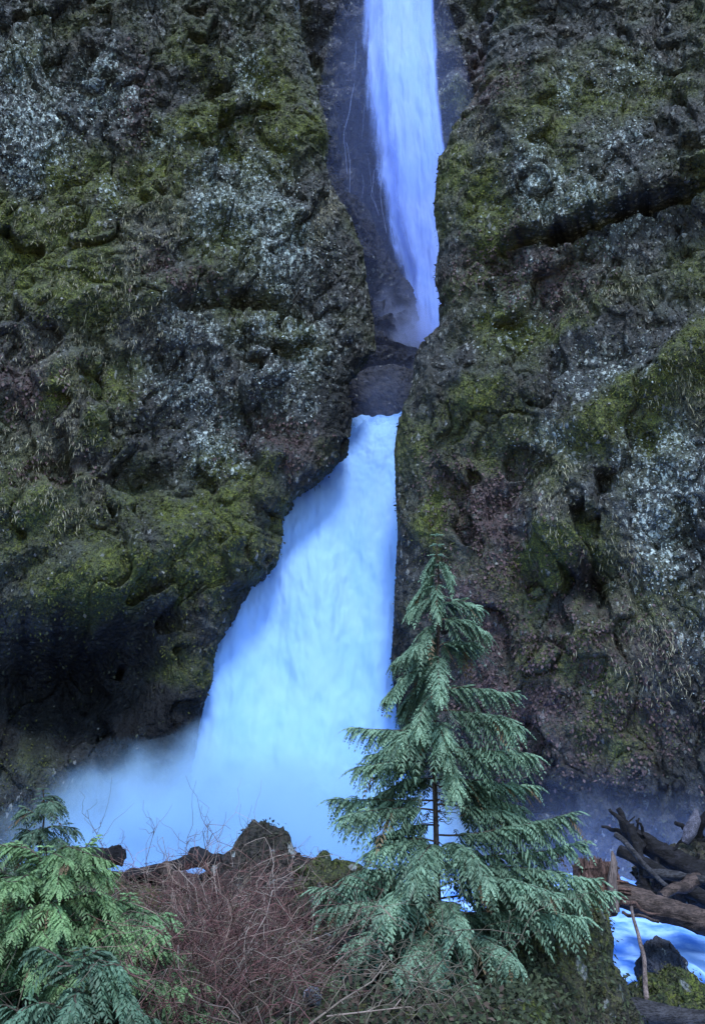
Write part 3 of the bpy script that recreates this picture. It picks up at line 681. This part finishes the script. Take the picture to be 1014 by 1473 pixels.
mb = MB()
for k in range(38):
    py = r.uniform(1085, 1240); p = trunk_at(py); th = r.uniform(0, 6.28); L = r.uniform(.15, .45)
    d = np.array([math.cos(th), math.sin(th) * .6, r.uniform(-.25, .15)])
    tube(mb, curve(p, p + d * L, 6, -.02, .05, k), np.linspace(.006, .002, 6), 4, (.055, .042, .036), caps=False)
mb.build('dead_twig', M_twig, tree, off=tb)

# feathery cedars at the left
def bushy(name, label, basep, topp, nb, r, reach, tipc, basec, spray, front=.6, **kw):
    basep, topp = np.asarray(basep, float), np.asarray(topp, float); bg = []
    for k in range(nb):
        f = (k + r.uniform(0, 1)) / nb
        p = basep + (topp - basep) * (.08 + .86 * f); th = k * 2.4 + r.normal(0, .3)
        L = reach * (1 - f * .58) * r.uniform(.75, 1.15)
        d = np.array([math.cos(th), math.sin(th), 0])
        bg.append(arc(p, p + d * L + np.array([0, 0, r.uniform(-.1, .45) * L]), .2 * L, 12, .12, k))
    return conifer(name, label, 'tree', basep, topp, bg, r, .03, spray=spray, tip=tipc, base=basec, extra_inner=20, **kw)
r = np.random.default_rng(5)
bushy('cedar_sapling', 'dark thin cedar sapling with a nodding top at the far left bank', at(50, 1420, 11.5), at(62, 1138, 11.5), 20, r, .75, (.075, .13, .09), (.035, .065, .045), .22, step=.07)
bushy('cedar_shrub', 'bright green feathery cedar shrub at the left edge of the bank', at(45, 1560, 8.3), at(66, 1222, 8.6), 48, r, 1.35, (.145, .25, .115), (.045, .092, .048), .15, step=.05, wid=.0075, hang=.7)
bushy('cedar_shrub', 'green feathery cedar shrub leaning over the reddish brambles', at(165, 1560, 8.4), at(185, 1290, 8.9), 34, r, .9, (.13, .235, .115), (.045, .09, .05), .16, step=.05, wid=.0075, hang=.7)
bushy('cedar_shrub', 'lowest small cedar shrub in the bottom left corner', at(90, 1640, 7.0), at(120, 1370, 7.2), 20, r, .8, (.085, .16, .11), (.045, .085, .06), .16, step=.05, wid=.0075)

# ------------------------------------------------------------------ rocks
def boulder(name, label, ctr, rad, seed, mat, moss=.5, leaves=0, rough=.25, nu=110, nv=60, cat='rock', leafcol=None, wet_shade=0., fine=1., taper=0., litter=.3, lichen=.05):
    u = np.arange(nu) / nu * 2 * np.pi; v = np.linspace(.03, np.pi - .03, nv)
    D = np.stack([np.outer(np.sin(v), np.cos(u)), np.outer(np.sin(v), np.sin(u)), np.outer(np.cos(v), np.ones(nu))], 2).reshape(-1, 3)
    f1, f2, val = voro(D * 2.2 + seed * 3.1, seed)
    h = 1 + rough * (1.0 * fbm(D * 1.4 + seed * 7, 4, seed) + .7 * (val - .5) + .5 * np.minimum(.3, f2 - f1)) + .05 * fine * fbm(D * 7 + seed, 3, seed)
    V = D * h[:,None] * np.array(rad); V[:,:2] *= (1 - taper * D[:,2:3])
    Fc = [(i*nu+j, (i+1)*nu+j, (i+1)*nu+(j+1) % nu, i*nu+(j+1) % nu) for i in range(nv-1) for j in range(nu)]
    T = len(V); V = np.concatenate([V, [V[:nu].mean(0), V[-nu:].mean(0)]])
    Fc += [(T, j, (j+1) % nu, (j+2) % nu) for j in range(0, nu, 2)] + [(T+1, (nv-1)*nu+(j+2) % nu, (nv-1)*nu+(j+1) % nu, (nv-1)*nu+j) for j in range(0, nu, 2)]
    up = np.concatenate([D[:,2], [1, -1]])
    n = len(V)
    body = mesh_np(name, V, Fc, mat, None, dict(moss=np.clip(moss * (.3 + 1.0 * up), 0, 1), lichen=np.full(n, lichen), litter=np.full(n, litter), chips=np.full(n, .12 * (1 - wet_shade))))
    body.location = ctr; prop(body, label, cat)
    if leaves:
        r = np.random.default_rng(seed); idx = r.choice(np.nonzero(D[:,1] < .5)[0], leaves)
        P = V[idx] + r.normal(0, .03, (leaves, 3)); N = D[idx]
        Dn = N * .5 + np.array([0, 0, -.8]) + r.normal(0, .5, (leaves, 3))
        VV, FF = leaf_quads(P, Dn, N + r.normal(0, .4, (leaves, 3)), r.uniform(.025, .075, leaves), r.uniform(.008, .022, leaves), .3)
        lc = np.array(leafcol or [.024, .033, .018]) * r.uniform(.5, 1.7, (leaves, 1)); lc[r.random(leaves) < .12] *= 1.8
        mesh_np('leaves', VV, FF, M_leaf, body, {'Col': np.repeat(lc, 4, 0)}, smooth=False)
    return body
M_dark = rock_mat('dark_rock', (.009, .009, .010), (.030, .028, .032), .3)
boulder('boulder', 'big dark mossy boulder overgrown with small leaves beside the conifer', at(775, 1460, 11.9), (1.08, 1.0, 1.22), 4, M_dark, .55, 9000, .25)
boulder('boulder', 'black craggy rock rising as a peak from the bank before the waterfall', at(380, 1262, 13.6), (.66, .55, .66), 9, M_dark, .12, 700, .24, taper=.5, leafcol=[.02, .022, .014])
boulder('boulder', 'low dark earthy rock between the craggy peak and the conifer', at(465, 1300, 13.3), (.75, .6, .5), 12, M_dark, .6, 900, .35, leafcol=[.05, .055, .028])
boulder('boulder', 'green mossy rock above the lowest grey log by the stream', at(965, 1466, 14.4), (.66, .6, .52), 15, M_dark, .9, 1800, .3, leafcol=[.032, .035, .014])
boulder('boulder', 'wetted dark boulder with stream water sliding over it', at(948, 1392, 15.9), (.34, .4, .36), 17, M_back, .0, 0, .25, wet_shade=.4, litter=0, lichen=0)
boulder('boulder', 'dark wetted rounded rock ledge between the upper and the lower fall', at(558, 580, 37.9), (2.3, .9, 1.5), 41, M_back, 0, 0, .16, wet_shade=1, litter=0, lichen=0)
boulder('stone', 'small pale bluish stone lying among the bare brambles', at(450, 1434, 8.6), (.07, .06, .075), 19, rock_mat('pale_stone', (.25, .27, .36), (.42, .45, .58), .3), 0, 0, .3, 40, 24, 'stone')
boulder('boulder', 'dark boulder under the pile of driftwood logs', at(1010, 1262, 18.6), (1.0, .7, .45), 23, M_dark, .2, 300, .4)

# ------------------------------------------------------------------ logs
M_w_red = wood_mat('split_red_wood', (.032, .019, .018), (.15, .09, .08), 0, .7, (1, 1, .25))
M_w_brown = wood_mat('brown_wood', (.024, .017, .017), (.105, .076, .072), 0, .6, (.3, 1, 1))
M_w_grey = wood_mat('weathered_grey_wood', (.014, .014, .018), (.055, .056, .070), 0, .75, (.35, 1, 1))
M_w_dark = wood_mat('wet_dark_wood', (.004, .004, .006), (.020, .020, .028), 0, .8, (.35, 1, 1))
M_w_pale = wood_mat('pale_stick_wood', (.09, .07, .07), (.24, .19, .185), 0, .8, (1, 1, .2))
def log(name, label, p0, p1, r0, r1, mat, seed, sag=0, wob=.1, n=40, m=22, rough=.42, cat='log', stubs=()):
    p0 = np.asarray(p0); root = empty(name, p0); prop(root, label, cat)
    mb = MB(); ax = curve(p0, p1, n, sag, wob, seed)
    tube(mb, ax, np.linspace(r0, r1, n) * (1 + .12 * gn(np.stack([np.linspace(0, 6, n), np.full(n, seed + .4), np.zeros(n)], 1), seed)), m, None, rough, seed)
    mb.build('trunk', mat, root, off=p0)
    for k, (f, d, L, rr) in enumerate(stubs):
        p = ax[int(f * (n - 1))]; d = np.array(d, float); d /= np.linalg.norm(d)
        b = MB(); tube(b, curve(p, p + d * L, 9, 0, .12 * L, seed + k), np.linspace(rr, rr * .45, 9), 9, None, .35, seed + k)
        b.build('branch_stub', mat, root, off=p0)
    return root, ax
def splinters(mb, p, d, n, L, w, r, spread, col=None):
    d, u, v = frame_of(np.asarray(d, float))
    for k in range(n):
        a = r.uniform(0, 6.28); rr = spread * math.sqrt(r.random()); q = p + (u * math.cos(a) + v * math.sin(a)) * rr
        l = L * r.uniform(.4, 1.2); e = q + d * l + r.normal(0, .06 * L, 3)
        tube(mb, np.linspace(q - d * .1, e, 6), np.array([1, 1, .9, .75, .5, .12]) * w * r.uniform(.35, 1.2), 4, col, .3, k)
r = np.random.default_rng(3)
# the broken upright trunk end and the log running off to the right
bk_p = at(866, 1318, 15.6)
root = empty('broken_stump', bk_p); prop(root, 'splintered reddish broken trunk end standing upright beside the brown log', 'broken trunk')
mb = MB(); tube(mb, curve(bk_p, at(852, 1240, 15.6), 16, 0, .1, 4), np.linspace(.27, .30, 16), 22, None, .5, 5); 
mb.build('trunk', M_w_red, root, off=bk_p)
mb = MB(); splinters(mb, at(850, 1243, 15.5), at(846, 1215, 15.6) - at(850, 1243, 15.5), 30, .10, .045, r, .24); splinters(mb, at(838, 1262, 15.4), at(836, 1228, 15.5) - at(838, 1262, 15.4), 14, .12, .035, r, .12)
mb.build('splintered_end', M_w_red, root, off=bk_p)
mb = MB(); tube(mb, np.array([at(a, b, 15.25) for a, b in ((885,1312),(881,1290),(879,1262),(882,1240),(880,1224))]), [.05, .062, .055, .045, .012], 9, None, .7, 3); mb.build('pale_splinter', M_w_pale, root, off=bk_p)
lg, ax = log('fallen_log', 'brown fallen log with peeling bark bridging the blue stream', at(884, 1284, 15.5), at(1400, 1458, 14.2), .16, .23, M_w_brown, 7, 0, .05, 90, 28, .24)
mb = MB(); splinters(mb, at(893, 1284, 15.4), (-1, -.1, .12), 44, .38, .026, r, .18); mb.build('splintered_end', M_w_red, lg, off=np.array(lg.location))
mb = MB(); tube(mb, curve(at(893, 1297, 15.2), at(948, 1315, 15.1), 12, 0, .08, 2), np.linspace(.04, .008, 12), 7, None, .6, 8); mb.build('torn_bark_strip', M_w_red, lg, off=np.array(lg.location))
log('fallen_log', 'thick wetted black fallen trunk topmost on the driftwood pile', at(898, 1196, 18.0), at(1320, 1442, 15.6), .12, .36, M_w_dark, 11, .05, .12, 90, 24, .4,
    stubs=[(.02, (-1, -.2, .25), .5, .05), (.12, (-.5, -.3, 1), .55, .035), (.2, (.5, -.4, .8), .4, .03), (.4, (-.3, -.5, .7), .5, .03), (.05, (-.6, 0, 1), .55, .1), (.3, (.1, -.3, 1), .3, .05), (.5, (.2, 0, 1), .45, .05), (.15, (-.3, -.4, -.6), .4, .07)])
log('fallen_log', 'second dark trunk lying under the thick black trunk', at(890, 1222, 17.3), at(1260, 1440, 15.6), .09, .17, M_w_dark, 13, 0, .1, 50, 20, .45)
log('root_snag', 'black pointed root snag jutting up left from the driftwood pile', at(925, 1222, 17.6), at(879, 1158, 17.8), .10, .022, M_w_dark, 17, -.05, .16, 24, 12, .5, 'root', stubs=[(.45, (-1, 0, .1), .2, .035), (.3, (.3, -.2, 1), .35, .03), (.65, (.8, 0, .8), .3, .02)])
log('driftwood_pole', 'thin straight grey pole leaning across the dark logs', at(884, 1200, 16.9), at(964, 1277, 16.2), .045, .035, M_w_grey, 19, 0, .05, 30, 12, .25, 'pole')
log('driftwood_piece', 'short tan broken wood piece wedged above the brown log', at(950, 1290, 16.0), at(1004, 1262, 16.4), .07, .10, M_w_brown, 21, 0, .05, 20, 14, .35, 'driftwood')
sn, ax = log('root_snag', 'twisted forked root snag at the right edge above the logs', at(988, 1222, 18.6), at(1030, 1150, 18.4), .11, .05, M_w_dark, 27, 0, .3, 26, 14, .5, 'root',
    stubs=[(.3, (-.8, 0, .6), .55, .07), (.6, (.9, -.2, .5), .6, .08), (.75, (-.5, 0, .8), .4, .05)])
mb = MB(); tube(mb, np.array([at(a, b, 18.2) for a, b in ((984,1212),(992,1196),(1000,1178),(1001,1164))]), [.06, .12, .10, .03], 9, None, .3, 4); mb.build('bare_wood_patch', wood_mat('bleached_wood', (.06, .06, .085), (.15, .15, .21)), sn, off=np.array(sn.location))
log('fallen_log', 'smooth grey log lowest in the bottom right corner', at(886, 1450, 13.4), at(1330, 1524, 12.8), .15, .14, M_w_grey, 31, 0, .04, 50, 22, .15)
log('stick', 'thin upright pale stick standing in front of the stream', at(932, 1446, 14.0), at(909, 1306, 14.8), .035, .022, M_w_pale, 33, 0, .06, 24, 8, .25, 'stick')
for lab, a, b, ya, rr, mt in (('thin black broken branch crossing behind the splintered trunk', (884,1262), (990,1300), 17.0, .05, M_w_dark), ('dark slanting log rising steeply behind the grey pole', (905,1180), (935,1290), 17.4, .07, M_w_dark),
                          ('short dark log end poking out under the thick black trunk', (925,1248), (1030,1262), 16.6, .07, M_w_grey), ('thin reddish broken branch lying under the brown log', (895,1306), (950,1322), 15.0, .022, M_w_brown), ('thin dark log at the right edge over the forked snag', (985,1262), (1060,1215), 17.6, .08, M_w_dark),
                          ('short grey log end left of the craggy peak on the bank', (278,1224), (345,1240), 13.9, .11, M_w_dark), ('long dark log along the bank crest behind the brambles', (185,1254), (300,1228), 13.8, .085, M_w_dark),
                          ('dark thin log behind the conifer at the water edge', (430,1234), (545,1258), 14.2, .06, M_w_dark), ('reddish brown peeled log sloping down under the brambles', (235,1240), (300,1292), 12.9, .08, M_w_brown),
                          ('short mossy log in front of the cedar and the mist', (95,1236), (176,1226), 12.8, .12, M_w_dark)):
    log('fallen_log', lab, at(a[0], a[1] + 6, ya), at(b[0], b[1] + 6, ya - .4), rr, rr * .9, mt, int(a[0]) % 50, 0, .05, 26, 14, .45)

# ------------------------------------------------------------------ bare brambles and undergrowth
def stems(mb, n, fx, r, L=(.6, 1.6), rad=(.003, .007), cols=((.10, .062, .062), (.16, .11, .10), (.07, .045, .045)), upv=.7):
    for k in range(n):
        x, y = fx(r); z = float(ground_z(np.array([x]), np.array([y]))[0])
        th = r.uniform(0, 6.28); l = r.uniform(*L); e = r.uniform(.15, 1.3) * upv
        d = np.array([math.cos(th), math.sin(th) * .7, e]); d /= np.linalg.norm(d)
        p0 = np.array([x, y, z + r.uniform(0, .45)])
        P = curve(p0, p0 + d * l, 9, r.uniform(.05, .3) * l, .25 * l, int(r.integers(1, 900)))
        rr = r.uniform(*rad); c = np.array(cols[r.integers(len(cols))]) * r.uniform(.7, 1.4)
        tube(mb, P, np.linspace(rr, rr * .4, 9), 3, c, caps=False)
        for q in range(r.integers(1, 4)):
            i = r.integers(3, 8); dd = d + r.normal(0, .7, 3); dd /= np.linalg.norm(dd)
            tube(mb, curve(P[i], P[i] + dd * l * r.uniform(.15, .4), 5, 0, .1 * l, q + k), np.linspace(rr * .6, rr * .25, 5), 3, c * 1.15, caps=False)
r = np.random.default_rng(8)
def area(r):
    y = r.uniform(7.6, 12.4); px = r.triangular(205, 330, 462); return (px - 507) / F * y * 1.03, y
mb = MB(); stems(mb, 620, area, r, (.45, 1.2), cols=((.095, .045, .047), (.06, .030, .032), (.13, .07, .068), (.04, .026, .026)))
stems(mb, 130, area, r, (.7, 1.5), (.0035, .006), ((.20, .165, .155), (.17, .12, .11)))
prop(mb.build('brambles', M_twig), kind='stuff')
def area2(r):
    y = r.uniform(7.5, 12); return r.uniform(-5, 1.7) * y / 12, y
mb = MB(); stems(mb, 240, area2, r, (.5, 1.1), cols=((.07, .06, .05), (.10, .09, .07)))
n = 9000; X = np.array([area2(r) for _ in range(n)]); zz = ground_z(X[:,0], X[:,1])
P = np.stack([X[:,0], X[:,1], zz + r.random(n) ** 2 * .28], 1)
VV, FF = leaf_quads(P, r.normal(0, 1, (n, 3)) + np.array([0, -.3, -.2]), r.normal(0, 1, (n, 3)) + np.array([0, -1, 1]), r.uniform(.04, .10, n), r.uniform(.012, .03, n), .3)
cc = np.array([[.032, .046, .022], [.048, .034, .028], [.024, .034, .021]])[r.integers(0, 3, n)] * r.uniform(.5, 1.6, (n, 1))
mb.add(VV, FF, np.repeat(cc, 4, 0))
n = 9000; Y_ = r.uniform(7.5, 13, n); e = np.where(Y_ < 13, .205 * Y_ + .1, 0) - .13 * np.clip(11 - Y_, 0, 6); X_ = e + r.uniform(-.9, 1.1, n)
P = np.stack([X_, Y_, ground_z(X_, Y_) + r.random(n) ** 2 * .14], 1)
VV, FF = leaf_quads(P, r.normal(0, 1, (n, 3)) + np.array([0, -.4, -.4]), r.normal(0, 1, (n, 3)) + np.array([0, -1, 1]), r.uniform(.03, .08, n), r.uniform(.01, .024, n), .3)
mb.add(VV, FF, np.repeat(np.array([.024, .034, .018]) * r.uniform(.4, 2., (n, 1)), 4, 0))
prop(mb.build('undergrowth', M_twig, smooth=False), kind='stuff')
def sapling(label, pts, Y, rad, seed, ntw, tw=.35, col=(.10, .075, .07)):
    rr = np.random.default_rng(seed); P = np.array([at(a, b, Y) for a, b in pts]); t = np.linspace(0, 1, len(P)); v = np.linspace(0, 1, 16)
    Q = np.stack([np.interp(v, t, P[:,k]) for k in range(3)], 1)
    root = empty('bare_sapling', Q[0]); prop(root, label, 'sapling')
    mb = MB(); tube(mb, Q, np.linspace(rad, rad * .35, 16), 5, col, caps=False); mb.build('stem', M_twig, root, off=Q[0])
    mb = MB()
    for k in range(ntw):
        i = rr.integers(5, 16); d = (Q[-1] - Q[0]) / np.linalg.norm(Q[-1] - Q[0]) + rr.normal(0, .6, 3)
        tube(mb, curve(Q[i], Q[i] + d * tw * rr.uniform(.3, 1), 6, 0, .08, k), np.linspace(rad * .5, rad * .22, 6), 3, col, caps=False)
    mb.build('twig', M_twig, root, off=Q[0])
for lab, pts, Y, rad, nt_ in (('tallest thin bare sapling rising against the mist left of the peak', [(296,1290),(300,1230),(299,1185)], 12.6, .008, 7),
                        ('thin bare sapling bending right over the bank crest', [(335,1290),(345,1235),(358,1192)], 12.4, .007, 8), ('curved bare twig sapling bending left near the cedar', [(215,1280),(210,1240),(222,1196)], 12.2, .007, 8),
                        ('short forked bare sapling by the short grey log', [(262,1290),(266,1240),(270,1205)], 12.8, .007, 8), ('fine bare sapling at the cedar edge with scattered buds', [(140,1270),(150,1220),(128,1178)], 12, .006, 12)):
    sapling(lab, pts, Y, rad, int(pts[0][0]), nt_)
sapling('long pale bent bare branch below the conifer', [(440,1478),(490,1440),(535,1412),(560,1380)], 8.2, .011, 3, 4, .4, (.20, .165, .15))
sapling('long pale bare branch lying low across the brambles', [(470,1462),(530,1455),(590,1448)], 8.0, .009, 4, 4, .3, (.19, .15, .14))

# ------------------------------------------------------------------ light
w = bpy.data.worlds.new('World'); sc.world = w; w.use_nodes = True; nt = w.node_tree
sky = nt.nodes.new('ShaderNodeTexSky'); sky.sky_type = 'NISHITA'; sky.sun_disc = False
sky.sun_elevation = R(60); sky.sun_rotation = R(169); sky.air_density = 1.6; sky.dust_density = .3; sky.ozone_density = 3
bg = nt.nodes['Background']; nt.links.new(sky.outputs[0], bg.inputs[0]); bg.inputs[1].default_value = .15
sl = bpy.data.lights.new('sun', 'SUN'); so = bpy.data.objects.new('sun', sl); C.objects.link(so)
sl.energy = 1.45; sl.angle = R(12); sl.color = (1, 1, .995); so.rotation_euler = (R(31), 0, R(11))
vs = sc.view_settings; vs.view_transform = 'Standard'; vs.look = 'None'; vs.gamma = 1; vs.use_curve_mapping = False; vs.exposure = 1.42
sc.cycles.use_denoising = True
sc.cycles.max_bounces = 6; sc.cycles.transparent_max_bounces = 16; sc.cycles.volume_bounces = 2
sc.cycles.volume_step_rate = 2; sc.cycles.volume_max_steps = 128
